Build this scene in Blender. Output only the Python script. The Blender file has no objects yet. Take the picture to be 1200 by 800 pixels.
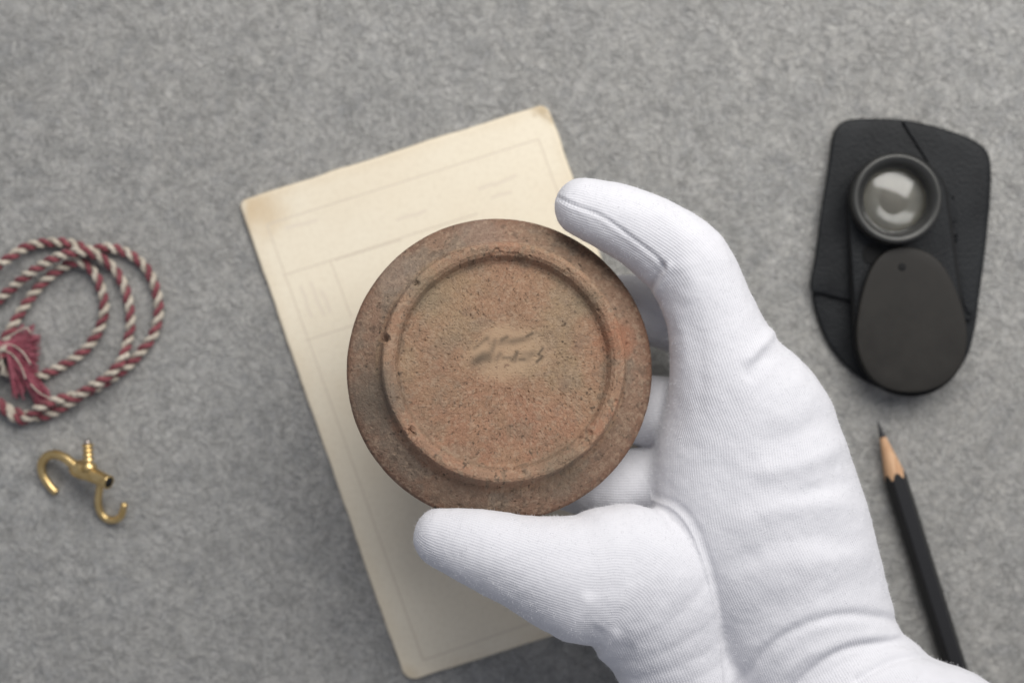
import bpy, bmesh, math, random
import numpy as np
from mathutils import Vector, Matrix, Quaternion

# ------------------------------------------------------------------ camera, world, light, exposure
S = 0.01                      # everything below is authored in centimetres
CAM_H = 50.0                  # camera height above the table, cm
TW = 33.333                   # width of table seen, cm
scene = bpy.context.scene
col = scene.collection
cam_d = bpy.data.cameras.new('camera'); cam = bpy.data.objects.new('camera', cam_d); col.objects.link(cam)
cam.location = (0, 0, CAM_H * S)
cam_d.sensor_width = 36.0; cam_d.lens = 36.0 * CAM_H / TW
cam_d.clip_start = 0.01; cam_d.clip_end = 20
cam_d.dof.use_dof = True; cam_d.dof.focus_distance = 0.443; cam_d.dof.aperture_fstop = 4.7
scene.camera = cam
w = bpy.data.worlds.new('World'); scene.world = w; w.use_nodes = True
w.node_tree.nodes['Background'].inputs[0].default_value = (0.84, 0.875, 1.0, 1)
w.node_tree.nodes['Background'].inputs[1].default_value = 0.32
def area(name, az, el, dist, sx, sy, energy, colr):
    l = bpy.data.lights.new(name, 'AREA'); l.shape = 'RECTANGLE'; l.size = sx; l.size_y = sy; l.energy = energy; l.color = colr
    o = bpy.data.objects.new(name, l); col.objects.link(o)
    d = Vector((math.cos(az) * math.cos(el), math.sin(az) * math.cos(el), math.sin(el)))
    o.location = d * dist
    o.rotation_euler = ((-d).to_track_quat('-Z', 'Y') @ Quaternion((0, 0, 1), math.radians(0))).to_euler()
    return o
area('window_light', math.radians(66), math.radians(48), 0.78, 0.92, 0.46, 7.7, (1.0, 0.975, 0.94))
scene.view_settings.view_transform = 'Standard'; scene.view_settings.look = 'None'
scene.view_settings.exposure = 0.10; scene.view_settings.gamma = 1.0

# ------------------------------------------------------------------ helpers
rnd = random.Random(7)
rng = np.random.default_rng(7)
def ppc(z): return 1200.0 / TW * CAM_H / (CAM_H - z)       # photograph pixels per cm at height z
def P(px, py, z=0.0):
    k = ppc(z); return Vector(((px - 600) / k, (400 - py) / k, z))
def Pn(a):                                                # (n,3) array px,py,z -> cm
    a = np.asarray(a, float); k = ppc(a[:, 2]); return np.stack([(a[:, 0] - 600) / k, (400 - a[:, 1]) / k, a[:, 2]], 1)
def px_of(v):
    k = ppc(v[:, 2]); return np.stack([v[:, 0] * k + 600, 400 - v[:, 1] * k], 1)

def tag(o, label=None, cat=None, group=None, kind=None):
    if label: o['label'] = label
    if cat: o['category'] = cat
    if group: o['group'] = group
    if kind: o['kind'] = kind
    return o
def empty(name, loc, label, cat):
    o = bpy.data.objects.new(name, None); o.empty_display_size = 0.01; col.objects.link(o); o.location = Vector(loc) * S
    return tag(o, label, cat)
def mesh(name, V, F, m, parent=None, smooth=True, attrs=None):
    """V in cm, world coordinates; origin stays at the parent's base"""
    V = np.asarray(V, float)
    off = np.array(parent.location) / S if parent is not None and parent.parent is None else np.zeros(3)
    if parent is not None and parent.parent is not None:
        off = np.array(parent.parent.location) / S
    me = bpy.data.meshes.new(name)
    if isinstance(F, np.ndarray):
        n = F.shape[1]; me.vertices.add(len(V)); me.vertices.foreach_set('co', ((V - off) * S).ravel())
        me.loops.add(F.size); me.loops.foreach_set('vertex_index', F.ravel().astype(np.int32))
        me.polygons.add(len(F)); me.polygons.foreach_set('loop_start', np.arange(0, F.size, n, dtype=np.int32))
        me.update(calc_edges=True); me.validate()
    else:
        me.from_pydata([tuple(v) for v in (V - off) * S], [], F); me.update()
    if smooth: me.polygons.foreach_set('use_smooth', [True] * len(me.polygons))
    me.materials.append(m)
    for k, a in (attrs or {}).items():
        a = np.asarray(a, float)
        if a.ndim == 1:
            at = me.attributes.new(k, 'FLOAT', 'POINT'); at.data.foreach_set('value', a)
        else:
            at = me.attributes.new(k, 'FLOAT_COLOR', 'POINT')
            at.data.foreach_set('color', np.concatenate([a, np.ones((len(a), 1))], 1).ravel())
    o = bpy.data.objects.new(name, me); col.objects.link(o)
    if parent is not None: o.parent = parent
    return o

def hash3(i, j, k, s):
    h = (i.astype(np.int64) * 374761393 + j.astype(np.int64) * 668265263 + k.astype(np.int64) * 2147483647 + s * 1442695041) & 0xffffffff
    h = ((h ^ (h >> 13)) * 1274126177) & 0xffffffff
    h = (h ^ (h >> 16)) & 0xffffffff
    h = (h * 2246822519) & 0xffffffff
    return ((h ^ (h >> 15)) & 0xffff) / 65535.0
def vn(p, f, s=0):
    q = p * f + 1000.0; i = np.floor(q); t = q - i; t = t * t * (3 - 2 * t); i = i.astype(np.int64)
    r = 0
    for a in (0, 1):
        for b in (0, 1):
            for c in (0, 1):
                wgt = (t[:, 0] if a else 1 - t[:, 0]) * (t[:, 1] if b else 1 - t[:, 1]) * (t[:, 2] if c else 1 - t[:, 2])
                r = r + wgt * hash3(i[:, 0] + a, i[:, 1] + b, i[:, 2] + c, s)
    return r * 2 - 1
def fbm(p, f, o=4, s=0, g=0.55):
    r = 0; a = 1; n = 0
    for k in range(o):
        r = r + a * vn(p, f * 2.03 ** k, s + k); n += a; a *= g
    return r / n
def sst(a, b, x):
    t = np.clip((x - a) / (b - a), 0, 1); return t * t * (3 - 2 * t)
def catmull(pts, n=8, closed=False):
    pts = [np.array(p, float) for p in pts]; out = []
    N = len(pts); rngk = range(N if closed else N - 1)
    for i in rngk:
        g = (lambda k: pts[k % N]) if closed else (lambda k: pts[min(max(k, 0), N - 1)])
        p0, p1, p2, p3 = g(i - 1), g(i), g(i + 1), g(i + 2)
        for j in range(n):
            t = j / n
            out.append(0.5 * ((2 * p1) + (-p0 + p2) * t + (2 * p0 - 5 * p1 + 4 * p2 - p3) * t * t + (-p0 + 3 * p1 - 3 * p2 + p3) * t ** 3))
    if not closed: out.append(pts[-1])
    return np.array(out)
def frames(pts):
    T = np.gradient(pts, axis=0); T /= np.linalg.norm(T, axis=1)[:, None] + 1e-12
    N = np.zeros_like(T); u = np.array([0, 0, 1.0])
    if abs(T[0, 2]) > 0.9: u = np.array([1.0, 0, 0])
    n = u - T[0] * u.dot(T[0]); N[0] = n / np.linalg.norm(n)
    for i in range(1, len(T)):
        n = N[i - 1] - T[i] * N[i - 1].dot(T[i]); N[i] = n / (np.linalg.norm(n) + 1e-12)
    return T, N, np.cross(T, N)
def tube_data(pts, r, n=12, cap=True, base=0):
    pts = np.asarray(pts, float); r = np.broadcast_to(np.asarray(r, float), (len(pts),))
    T, N, B = frames(pts); a = np.arange(n) * 2 * math.pi / n
    V = (pts[:, None, :] + r[:, None, None] * (np.cos(a)[None, :, None] * N[:, None, :] + np.sin(a)[None, :, None] * B[:, None, :])).reshape(-1, 3)
    F = []
    m = len(pts)
    for i in range(m - 1):
        for j in range(n):
            F.append((base + i * n + j, base + i * n + (j + 1) % n, base + (i + 1) * n + (j + 1) % n, base + (i + 1) * n + j))
    if cap:
        F.append(tuple(base + j for j in range(n))[::-1]); F.append(tuple(base + (m - 1) * n + j for j in range(n)))
    return V, F
def tube(name, pts, r, m, parent=None, n=12, cap=True):
    V, F = tube_data(pts, r, n, cap); return mesh(name, V, F, m, parent)
def lathe(name, prof, c, m, parent=None, n=64, axis=None, closed=False):
    """prof: list (radius, height)"""
    V = []; F = []
    ax = Vector(axis or (0, 0, 1)).normalized(); R = Vector((0, 0, 1)).rotation_difference(ax).to_matrix()
    for r, h in prof:
        for j in range(n):
            a = 2 * math.pi * j / n
            V.append(tuple(Vector(c) + R @ Vector((r * math.cos(a), r * math.sin(a), h))))
    k = len(prof)
    for i in range(k if closed else k - 1):
        i2 = (i + 1) % k
        for j in range(n):
            F.append((i * n + j, i * n + (j + 1) % n, i2 * n + (j + 1) % n, i2 * n + j))
    if not closed:
        F.append(tuple(range(n))[::-1]); F.append(tuple((k - 1) * n + j for j in range(n)))
    return mesh(name, V, F, m, parent)
def slab(name, outline, z0, z1, bev, m, parent=None, dome=0.0, wob=0.0):
    """outline: (n,2) cm, counter-clockwise or not; rounded upper edge"""
    o = np.asarray(outline, float); A = 0.5 * np.sum(o[:, 0] * np.roll(o[:, 1], -1) - np.roll(o[:, 0], -1) * o[:, 1])
    if A < 0: o = o[::-1]
    t = np.roll(o, -1, 0) - np.roll(o, 1, 0); t /= np.linalg.norm(t, axis=1)[:, None]; nrm = np.stack([-t[:, 1], t[:, 0]], 1)
    c = o.mean(0); rings = [(0.0, z0), (0.0, z1 - bev)]
    for k in range(1, 5):
        a = k / 4 * math.pi / 2; rings.append((bev * (1 - math.cos(a)), z1 - bev + bev * math.sin(a)))
    V = []; n = len(o)
    for ins, z in rings:
        q = o + nrm * ins
        V += [(x, y, z) for x, y in q]
    last = o + nrm * bev
    for f in (0.85, 0.65, 0.4, 0.15):
        q = c + (last - c) * f
        zz = z1 + dome * (1 - f * f)
        V += [(x, y, zz) for x, y in q]
    V = np.array(V)
    if wob:
        V[:, 2] += wob * fbm(V * [1, 1, 0], 0.9, 3, 5) * (V[:, 2] > z0 + 1e-6)
    F = []; k = len(V) // n
    for i in range(k - 1):
        for j in range(n):
            F.append((i * n + j, i * n + (j + 1) % n, (i + 1) * n + (j + 1) % n, (i + 1) * n + j))
    F.append(tuple(range(n))[::-1]); F.append(tuple((k - 1) * n + j for j in range(n)))
    return mesh(name, V, F, m, parent)

# ------------------------------------------------------------------ materials
class NT:
    def __init__(s, name, **kw):
        s.m = bpy.data.materials.new(name); s.m.use_nodes = True; s.t = s.m.node_tree; s.b = s.t.nodes['Principled BSDF']
        for k, v in kw.items(): s.set(s.b, k.replace('_', ' '), v)
    def set(s, n, k, v):
        if isinstance(v, bpy.types.NodeSocket): s.t.links.new(v, n.inputs[k]); return
        if isinstance(v, tuple) and len(v) == 3 and n.inputs[k].type == 'RGBA': v = (*v, 1)
        n.inputs[k].default_value = v
    def n(s, typ, ins=None, out=0, **at):
        n = s.t.nodes.new(typ)
        for k, v in at.items(): setattr(n, k, v)
        for k, v in (ins or {}).items(): s.set(n, k, v)
        return n.outputs[out]
    def obj(s): return s.n('ShaderNodeTexCoord', out='Object')
    def noise(s, vec, scale, detail=4, rough=0.6, dist=0.0, out=0):
        return s.n('ShaderNodeTexNoise', {'Vector': vec, 'Scale': scale, 'Detail': detail, 'Roughness': rough, 'Distortion': dist}, out)
    def ramp(s, fac, stops):
        n = s.t.nodes.new('ShaderNodeValToRGB'); s.t.links.new(fac, n.inputs[0]); e = n.color_ramp.elements
        while len(e) < len(stops): e.new(0.5)
        for q, (p, c) in zip(e, stops):
            q.position = p; q.color = (*c, 1) if isinstance(c, tuple) else (c, c, c, 1)
        return n.outputs[0]
    def mix(s, f, a, b, mode='MIX'):
        n = s.t.nodes.new('ShaderNodeMix'); n.data_type = 'RGBA'; n.blend_type = mode
        for k, v in ((0, f), (6, a), (7, b)):
            if isinstance(v, bpy.types.NodeSocket): s.t.links.new(v, n.inputs[k])
            else: n.inputs[k].default_value = (*v, 1) if isinstance(v, tuple) else v
        return n.outputs[2]
    def math(s, op, a, b=0.0, c=0.0):
        n = s.t.nodes.new('ShaderNodeMath'); n.operation = op
        for k, v in enumerate((a, b, c)):
            if isinstance(v, bpy.types.NodeSocket): s.t.links.new(v, n.inputs[k])
            else: n.inputs[k].default_value = v
        return n.outputs[0]
    def bump(s, h, strength, dist, prev=None):
        ins = {'Height': h, 'Strength': strength, 'Distance': dist}
        if prev is not None: ins['Normal'] = prev
        return s.n('ShaderNodeBump', ins)
    def attr(s, name, out='Color'): return s.n('ShaderNodeAttribute', attribute_name=name, out=out)

# grey felted table surface
t = NT('grey_mottled_surface', Roughness=0.85, Specular_IOR_Level=0.25)
v = t.obj()
n1 = t.noise(v, 75, 5, 0.62, 1.6); n2 = t.noise(v, 330, 4, 0.65, 2.2); n3 = t.noise(v, 9, 3, 0.5); n4 = t.noise(v, 900, 2, 0.6)
fib = t.n('ShaderNodeTexVoronoi', {'Vector': t.mix(0.012, v, t.noise(v, 90, 3, 0.6, 0, 1)), 'Scale': 190.0}, 'Distance', feature='DISTANCE_TO_EDGE')
c = t.ramp(n1, [(0.28, (0.265, 0.268, 0.262)), (0.5, (0.385, 0.38, 0.36)), (0.72, (0.48, 0.472, 0.443))])
c = t.mix(t.ramp(n2, [(0.30, 0.95), (0.52, 0.0)]), c, (0.21, 0.215, 0.215))
c = t.mix(t.ramp(n2, [(0.58, 0.0), (0.78, 0.5)]), c, (0.47, 0.47, 0.455))
c = t.mix(t.ramp(n3, [(0.35, 0.0), (0.7, 0.35)]), c, (0.33, 0.31, 0.275))
n5 = t.noise(v, 42, 3, 0.55, 3.0); n6 = t.noise(v, 150, 3, 0.6, 1.0)
c = t.mix(t.ramp(n5, [(0.30, 0.75), (0.48, 0.0)]), c, (0.225, 0.228, 0.225))
c = t.mix(t.ramp(n6, [(0.28, 0.7), (0.42, 0.0)]), c, (0.15, 0.152, 0.15))
c = t.mix(t.ramp(fib, [(0.0, 0.25), (0.09, 0.0)]), c, (0.45, 0.45, 0.44))
def thread(scale, dist, w_):
    a = t.noise(v, scale, 2, 0.5, dist); return t.ramp(t.math('ABSOLUTE', t.math('SUBTRACT', a, 0.5)), [(0.0, 1.0), (w_, 0.0)])
f1 = thread(230, 1.2, 0.035); f2 = thread(300, 1.0, 0.035); f3 = thread(150, 1.5, 0.02)
c = t.mix(t.math('MULTIPLY', f1, 0.30), c, (0.48, 0.46, 0.45)); c = t.mix(t.math('MULTIPLY', f2, 0.35), c, (0.20, 0.205, 0.205)); c = t.mix(t.math('MULTIPLY', f3, 0.5), c, (0.21, 0.21, 0.205))
t.set(t.b, 'Base Color', c)
h = t.math('ADD', t.math('MULTIPLY', n1, 0.6), t.math('ADD', n2, t.math('MULTIPLY', n4, 0.35)))
h = t.math('ADD', h, t.math('SUBTRACT', t.math('MULTIPLY', f1, 0.35), t.math('MULTIPLY', f2, 0.3)))
t.set(t.b, 'Normal', t.bump(h, 0.6, 0.0008))
M_TABLE = t.m

# clay
t = NT('fired_clay', Roughness=0.8, Specular_IOR_Level=0.3)
v = t.obj(); mc = t.attr('mcol'); sm = t.attr('plain', 'Fac')
wv = t.mix(0.0035, v, t.noise(v, 420, 3, 0.6, 0, 1))
a1 = t.noise(v, 620, 4, 0.7, 2.5); a2 = t.noise(v, 1700, 3, 0.7, 1.0); a3 = t.noise(v, 190, 4, 0.65, 1.0)
vo = t.n('ShaderNodeTexVoronoi', {'Vector': wv, 'Scale': 760.0}, 'Distance')
keep = t.math('SUBTRACT', 1.0, sm)
c = t.mix(t.math('MULTIPLY', t.ramp(a1, [(0.34, 0.5), (0.46, 0.0)]), keep), mc, (0.11, 0.065, 0.042))
c = t.mix(t.math('MULTIPLY', t.ramp(a1, [(0.56, 0.0), (0.74, 0.34)]), keep), c, (0.50, 0.36, 0.255))
c = t.mix(t.math('MULTIPLY', t.ramp(a3, [(0.28, 0.38), (0.44, 0.0)]), keep), c, (0.17, 0.125, 0.095))
c = t.mix(t.math('MULTIPLY', t.ramp(a2, [(0.27, 0.7), (0.37, 0.0)]), keep), c, (0.05, 0.035, 0.025))
t.set(t.b, 'Base Color', c)
h = t.math('ADD', a1, t.math('ADD', t.math('MULTIPLY', a2, 0.35), t.math('MULTIPLY', vo, 0.35)))
h = t.math('MULTIPLY', h, t.math('ADD', 0.12, keep))
t.set(t.b, 'Normal', t.bump(h, 0.9, 0.00035))
M_CLAY = t.m

# white knitted cotton
t = NT('white_knit_cotton', Roughness=0.92, Specular_IOR_Level=0.15)
v = t.obj(); rib = t.attr('rib', 'Fac'); ls = t.attr('along', 'Fac')
jit = t.math('MULTIPLY', t.math('SUBTRACT', t.noise(v, 260, 3, 0.6), 0.5), 0.045)
wv = t.math('SINE', t.math('MULTIPLY', t.math('ADD', rib, jit), 2 * math.pi / 0.082))
lp = t.math('SINE', t.math('ADD', t.math('MULTIPLY', ls, 2 * math.pi / 0.075), t.math('MULTIPLY', wv, 1.2)))
ff = t.noise(v, 1800, 3, 0.7)
soft = t.noise(v, 45, 3, 0.6)
amp = t.ramp(soft, [(0.3, 0.25), (0.65, 1.0)])
h = t.math('ADD', t.math('MULTIPLY', t.math('ADD', wv, t.math('MULTIPLY', lp, 0.30)), amp), t.math('MULTIPLY', ff, 1.6))
md = t.noise(v, 420, 4, 0.7)
h = t.math('ADD', h, t.math('MULTIPLY', md, 2.2))
c = t.mix(t.math('MULTIPLY', t.math('MULTIPLY', t.ramp(wv, [(0.0, 1.0), (0.45, 0.0)]), amp), 0.20), (0.675, 0.673, 0.70), (0.42, 0.42, 0.455))
t.set(t.b, 'Base Color', c)
t.set(t.b, 'Normal', t.bump(h, 0.27, 0.00016))
t.set(t.b, 'Sheen Weight', 0.15); t.set(t.b, 'Sheen Roughness', 0.5)
M_GLOVE = t.m
t = NT('white_cotton_thread', Roughness=0.9, Specular_IOR_Level=0.1, Base_Color=(0.80, 0.80, 0.81)); M_THREAD = t.m

# aged card
t = NT('aged_card_paper', Roughness=0.75, Specular_IOR_Level=0.2)
v = t.obj(); n = t.noise(v, 30, 4, 0.6); f = t.noise(v, 700, 3, 0.6)
c = t.mix(t.ramp(n, [(0.3, 0.0), (0.75, 0.22)]), t.attr('mcol'), (0.70, 0.58, 0.41))
c = t.mix(t.ramp(f, [(0.35, 0.10), (0.55, 0.0)]), c, (0.42, 0.33, 0.22))
t.set(t.b, 'Base Color', c); t.set(t.b, 'Normal', t.bump(f, 0.15, 0.0002)); M_CARD = t.m
M_PRINT = NT('faded_brown_print', Roughness=0.8, Base_Color=(0.66, 0.58, 0.465), Specular_IOR_Level=0.2).m
M_PRINT2 = NT('faint_pencil_script', Roughness=0.8, Base_Color=(0.735, 0.655, 0.53), Specular_IOR_Level=0.2).m

# leather, plastics, metals
t = NT('black_leather', Roughness=0.5, Specular_IOR_Level=0.18)
v = t.obj(); vo = t.n('ShaderNodeTexVoronoi', {'Vector': v, 'Scale': 1100.0}, 'Distance'); n = t.noise(v, 60, 4, 0.6)
t.set(t.b, 'Base Color', t.ramp(n, [(0.3, (0.009, 0.0098, 0.0108)), (0.7, (0.018, 0.0195, 0.021))]))
t.set(t.b, 'Normal', t.bump(t.math('ADD', vo, n), 0.4, 0.0003)); M_LEATHER = t.m
t = NT('dark_bronze_cover', Roughness=0.5, Metallic=0.0, Specular_IOR_Level=0.22)
v = t.obj(); n = t.noise(v, 120, 5, 0.7)
t.set(t.b, 'Base Color', t.ramp(n, [(0.3, (0.018, 0.0165, 0.0145)), (0.7, (0.025, 0.023, 0.020))]))
t.set(t.b, 'Roughness', t.ramp(n, [(0.3, 0.42), (0.7, 0.6)])); M_COVER = t.m
t = NT('worn_gunmetal', Roughness=0.38, Metallic=0.6, Base_Color=(0.055, 0.055, 0.052))
v = t.obj(); n = t.noise(v, 200, 5, 0.7); t.set(t.b, 'Roughness', t.ramp(n, [(0.3, 0.3), (0.7, 0.5)])); M_GUN = t.m
M_GLARE_SEAT = NT('grey_glare_seat', Roughness=0.6, Base_Color=(0.22, 0.205, 0.17)).m  # lightened warm grey paints a soft pale glare behind the lens
M_BLACK = NT('black_hole_interior', Roughness=0.9, Base_Color=(0.004, 0.004, 0.004)).m
M_GLASS = NT('clear_lens_glass', Roughness=0.13, Base_Color=(0.97, 0.98, 0.96), Transmission_Weight=1.0, IOR=1.6).m
t = NT('polished_brass', Roughness=0.24, Metallic=1.0)
v = t.obj(); n = t.noise(v, 300, 4, 0.6)
t.set(t.b, 'Base Color', t.ramp(n, [(0.3, (0.58, 0.40, 0.16)), (0.65, (0.80, 0.60, 0.29))]))
t.set(t.b, 'Roughness', t.ramp(n, [(0.3, 0.42), (0.7, 0.28)])); M_BRASS = t.m
M_STEEL = NT('dull_screw_tip', Roughness=0.35, Metallic=1.0, Base_Color=(0.45, 0.40, 0.36)).m
def yarn(name, c1, c2):
    t = NT(name, Roughness=0.85, Specular_IOR_Level=0.2)
    v = t.obj(); n = t.noise(v, 260, 4, 0.6); f = t.noise(v, 1500, 3, 0.7)
    t.set(t.b, 'Base Color', t.ramp(n, [(0.3, c1), (0.7, c2)])); t.set(t.b, 'Normal', t.bump(t.math('ADD', n, f), 0.7, 0.0004))
    t.set(t.b, 'Sheen Weight', 0.2); return t.m
M_CREAM = yarn('cream_yarn', (0.40, 0.35, 0.28), (0.60, 0.54, 0.45))
M_RED = yarn('dark_red_yarn', (0.15, 0.035, 0.045), (0.28, 0.085, 0.095))
M_PINK = yarn('frayed_crimson_fibre', (0.24, 0.045, 0.07), (0.40, 0.13, 0.16))
t = NT('black_pencil_lacquer', Roughness=0.42, Base_Color=(0.010, 0.010, 0.011), Specular_IOR_Level=0.5); M_LACQ = t.m
t = NT('sharpened_cedar', Roughness=0.7)
v = t.obj(); mp = t.n('ShaderNodeMapping', {'Vector': v, 'Rotation': (0, 0, math.radians(17.7)), 'Scale': (900.0, 60.0, 900.0)})
n = t.noise(mp, 1.0, 4, 0.6)
t.set(t.b, 'Base Color', t.ramp(n, [(0.3, (0.42, 0.23, 0.12)), (0.7, (0.62, 0.40, 0.24))])); M_CEDAR = t.m
M_GRAPH = NT('graphite', Roughness=0.35, Base_Color=(0.03, 0.03, 0.033), Metallic=0.3).m

# ------------------------------------------------------------------ table
V = np.array([(-70, -70, 0), (70, -70, 0), (70, 70, 0), (-70, 70, 0), (-70, -70, -3), (70, -70, -3), (70, 70, -3), (-70, 70, -3)], float)
tb = mesh('table_top', V, [(0, 1, 2, 3), (7, 6, 5, 4), (0, 4, 5, 1), (1, 5, 6, 2), (2, 6, 7, 3), (3, 7, 4, 0)], M_TABLE, smooth=False)
tag(tb, kind='structure')

t = NT('loose_felt_fibre', Roughness=0.9, Specular_IOR_Level=0.15); t.set(t.b, 'Base Color', t.attr('mcol')); M_FIBRE = t.m
def felt():
    n = 64000; k = 6
    x = rng.uniform(-20, 20, n); y = rng.uniform(-14, 14, n); x[42000:] = rng.normal(0, 20, n - 42000); y[42000:] = rng.normal(0, 17, n - 42000); a = rng.uniform(0, 2 * math.pi, n); L = rng.uniform(0.25, 0.9, n); cv = rng.normal(0, 2.6, n); cv2 = rng.normal(0, 3, n)
    wd = rng.uniform(0.006, 0.015, n); g = np.where(rng.random(n) < 0.5, rng.uniform(0.38, 0.455, n), rng.uniform(0.245, 0.30, n)); z0 = rng.uniform(0.004, 0.02, n)
    V = np.zeros((n, k, 2, 3)); px_, py_ = x.copy(), y.copy(); ang = a.copy()
    for i in range(k):
        t_ = i / (k - 1); c_, s_ = np.cos(ang), np.sin(ang); w_ = wd * (0.35 + 0.65 * math.sin(math.pi * t_))
        for q, sg in ((0, -1), (1, 1)):
            V[:, i, q, 0] = px_ - s_ * w_ * sg; V[:, i, q, 1] = py_ + c_ * w_ * sg; V[:, i, q, 2] = z0 + 0.014 * math.sin(math.pi * t_) + 0.003 * sg
        px_ += c_ * L / k; py_ += s_ * L / k; ang += (cv + cv2 * (t_ - 0.5)) / k
    b = (np.arange(n) * k * 2)[:, None, None] + (np.arange(k - 1) * 2)[None, :, None]
    F = (b + np.array([0, 1, 3, 2])[None, None, :]).reshape(-1, 4)
    tint = np.stack([g * 1.03, g * 1.02, g * 0.97], 1)
    o = mesh('felt_fibre', V.reshape(-1, 3), F, M_FIBRE, tb, attrs={'mcol': np.repeat(tint, k * 2, 0)}); o['kind'] = 'stuff'
felt()

# ------------------------------------------------------------------ aged card
def build_card():
    z0, th = 0.0, 0.15
    A = P(279, 236, z0 + th); B = P(641, 120.5, z0 + th); C = P(476, 799, z0 + th)
    e1 = (B - A); L1 = e1.length; e1.normalize(); e2 = (C - A); L2 = e2.length; e2.normalize()
    root = empty('index_card', (A + e1 * L1 / 2 + e2 * L2 / 2).to_tuple()[:2] + (0,), 'aged cream card with stained corners and faint ruled frame under the clay dish', 'card')
    nu, nv = 180, 280; U, W = np.meshgrid(np.linspace(0, L1, nu), np.linspace(0, L2, nv), indexing='ij')
    R = {(0, 0): 0.26, (1, 0): 0.32, (0, 1): 0.42, (1, 1): 0.4}
    def corner(u, w):
        u = u.copy(); w = w.copy()
        for (a, b), r in R.items():
            uu = u if a == 0 else L1 - u; ww = w if b == 0 else L2 - w
            m = (uu < r) & (ww < r); du = r - uu[m]; dw = r - ww[m]
            mx = np.maximum(du, dw); l = np.hypot(du, dw) + 1e-9; du2 = du * mx / l; dw2 = dw * mx / l
            uu = uu.copy(); ww = ww.copy(); uu[m] = r - du2; ww[m] = r - dw2
            u = uu if a == 0 else L1 - uu; w = ww if b == 0 else L2 - ww
        return u, w
    u, w_ = corner(U, W)
    p3 = np.stack([u.ravel(), w_.ravel(), 0 * u.ravel()], 1)
    # worn, very slightly wavy border
    edge = np.minimum(np.minimum(U, L1 - U), np.minimum(W, L2 - W)).ravel()
    wv = 0.035 * fbm(p3, 0.9, 3, 21) * (edge < 0.01)
    cu = (p3[:, 0] - L1 / 2) / L1; cw = (p3[:, 1] - L2 / 2) / L2
    p3[:, 0] -= wv * np.sign(cu) * (np.abs(cu) > .49); p3[:, 1] -= wv * np.sign(cw) * (np.abs(cw) > .49)
    z = z0 + th + 0.02 * fbm(p3, 0.25, 2, 9) + 0.03 * (np.abs(cw) * 2) ** 4 - 0.03 * (edge < 0.01)
    d_tl = np.hypot(p3[:, 0], p3[:, 1]); d_tr = np.hypot(L1 - p3[:, 0], p3[:, 1]); d_bl = np.hypot(p3[:, 0], L2 - p3[:, 1])
    base = np.array([0.81, 0.74, 0.595]); colr = np.tile(base, (len(p3), 1))
    def mixc(m, c): colr[:] = colr * (1 - m[:, None]) + np.array(c) * m[:, None]
    n1 = fbm(p3, 1.1, 4, 2); n2 = fbm(p3, 3.5, 3, 5)
    mixc(0.7 * sst(2.0, 0.3, d_tl + 0.6 * n1) * sst(0.10, 0.5, np.abs(d_tl - 0.0) + 0.2 * n2), (0.50, 0.33, 0.15))
    mixc(0.8 * sst(0.6, 0.15, np.minimum(p3[:, 0], p3[:, 1]) * 2 + d_tl * 0.5 + 0.25 * n2), (0.62, 0.56, 0.47))
    mixc(0.9 * sst(0.75, 0.3, d_tr + 0.35 * n2), (0.40, 0.30, 0.17))
    mixc(0.5 * sst(0.8, 0.2, d_bl + 0.3 * n2), (0.52, 0.43, 0.28))
    mixc(0.35 * sst(0.5, 0.0, edge + 0.3 * n1), (0.70, 0.60, 0.44))
    mixc(0.22 * sst(0.1, 0.7, fbm(p3, 0.35, 2, 77)), (0.70, 0.59, 0.43))
    mixc(0.6 * (edge < 0.03), (0.52, 0.44, 0.32))
    X = A.x + e1.x * p3[:, 0] + e2.x * p3[:, 1]; Y = A.y + e1.y * p3[:, 0] + e2.y * p3[:, 1]
    top = np.stack([X, Y, z], 1)
    idx = np.arange(nu * nv).reshape(nu, nv)
    F = np.stack([idx[:-1, :-1], idx[:-1, 1:], idx[1:, 1:], idx[1:, :-1]], -1).reshape(-1, 4)
    per = np.concatenate([idx[:-1, 0], idx[-1, :-1], idx[:0:-1, -1], idx[0, :0:-1]])
    mid = top[per].copy(); mid[:, 2] -= th * 0.5
    low = top[per].copy(); low[:, 2] = z0
    nb = len(top); k = len(per); j = np.arange(k); j2 = (j + 1) % k
    F1 = np.stack([per[j], nb + j, nb + j2, per[j2]], 1)[:, ::-1]; F2 = np.stack([nb + j, nb + k + j, nb + k + j2, nb + j2], 1)[:, ::-1]
    cent = np.stack([nb + k + j, nb + k + j2, np.full(k, nb + 2 * k), np.full(k, nb + 2 * k)], 1)
    V = np.concatenate([top, mid, low, [[*(low.mean(0)[:2]), z0]]]); cc = np.concatenate([colr, np.tile([0.46, 0.39, 0.27], (2 * k + 1, 1))])
    fl = [tuple(q) for q in np.concatenate([F, F1[:, ::1], F2]).tolist()] + [(a, b, c_) for a, b, c_, _ in cent.tolist()]
    mesh('card', V, fl, M_CARD, root, attrs={'mcol': cc})
    # printed ruling: thin strips laid on the paper
    def zt(x, y):
        q = np.array([[x, y, 0.0]]); d = Vector((x, y, 0)) - Vector((A.x, A.y, 0)); a = d.dot(e1); b = d.dot(e2)
        q = np.array([[a, b, 0.0]]); return z0 + th + 0.02 * fbm(q, 0.25, 2, 9)[0] + 0.03 * (abs((b - L2 / 2) / L2) * 2) ** 4 + 0.004
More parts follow.
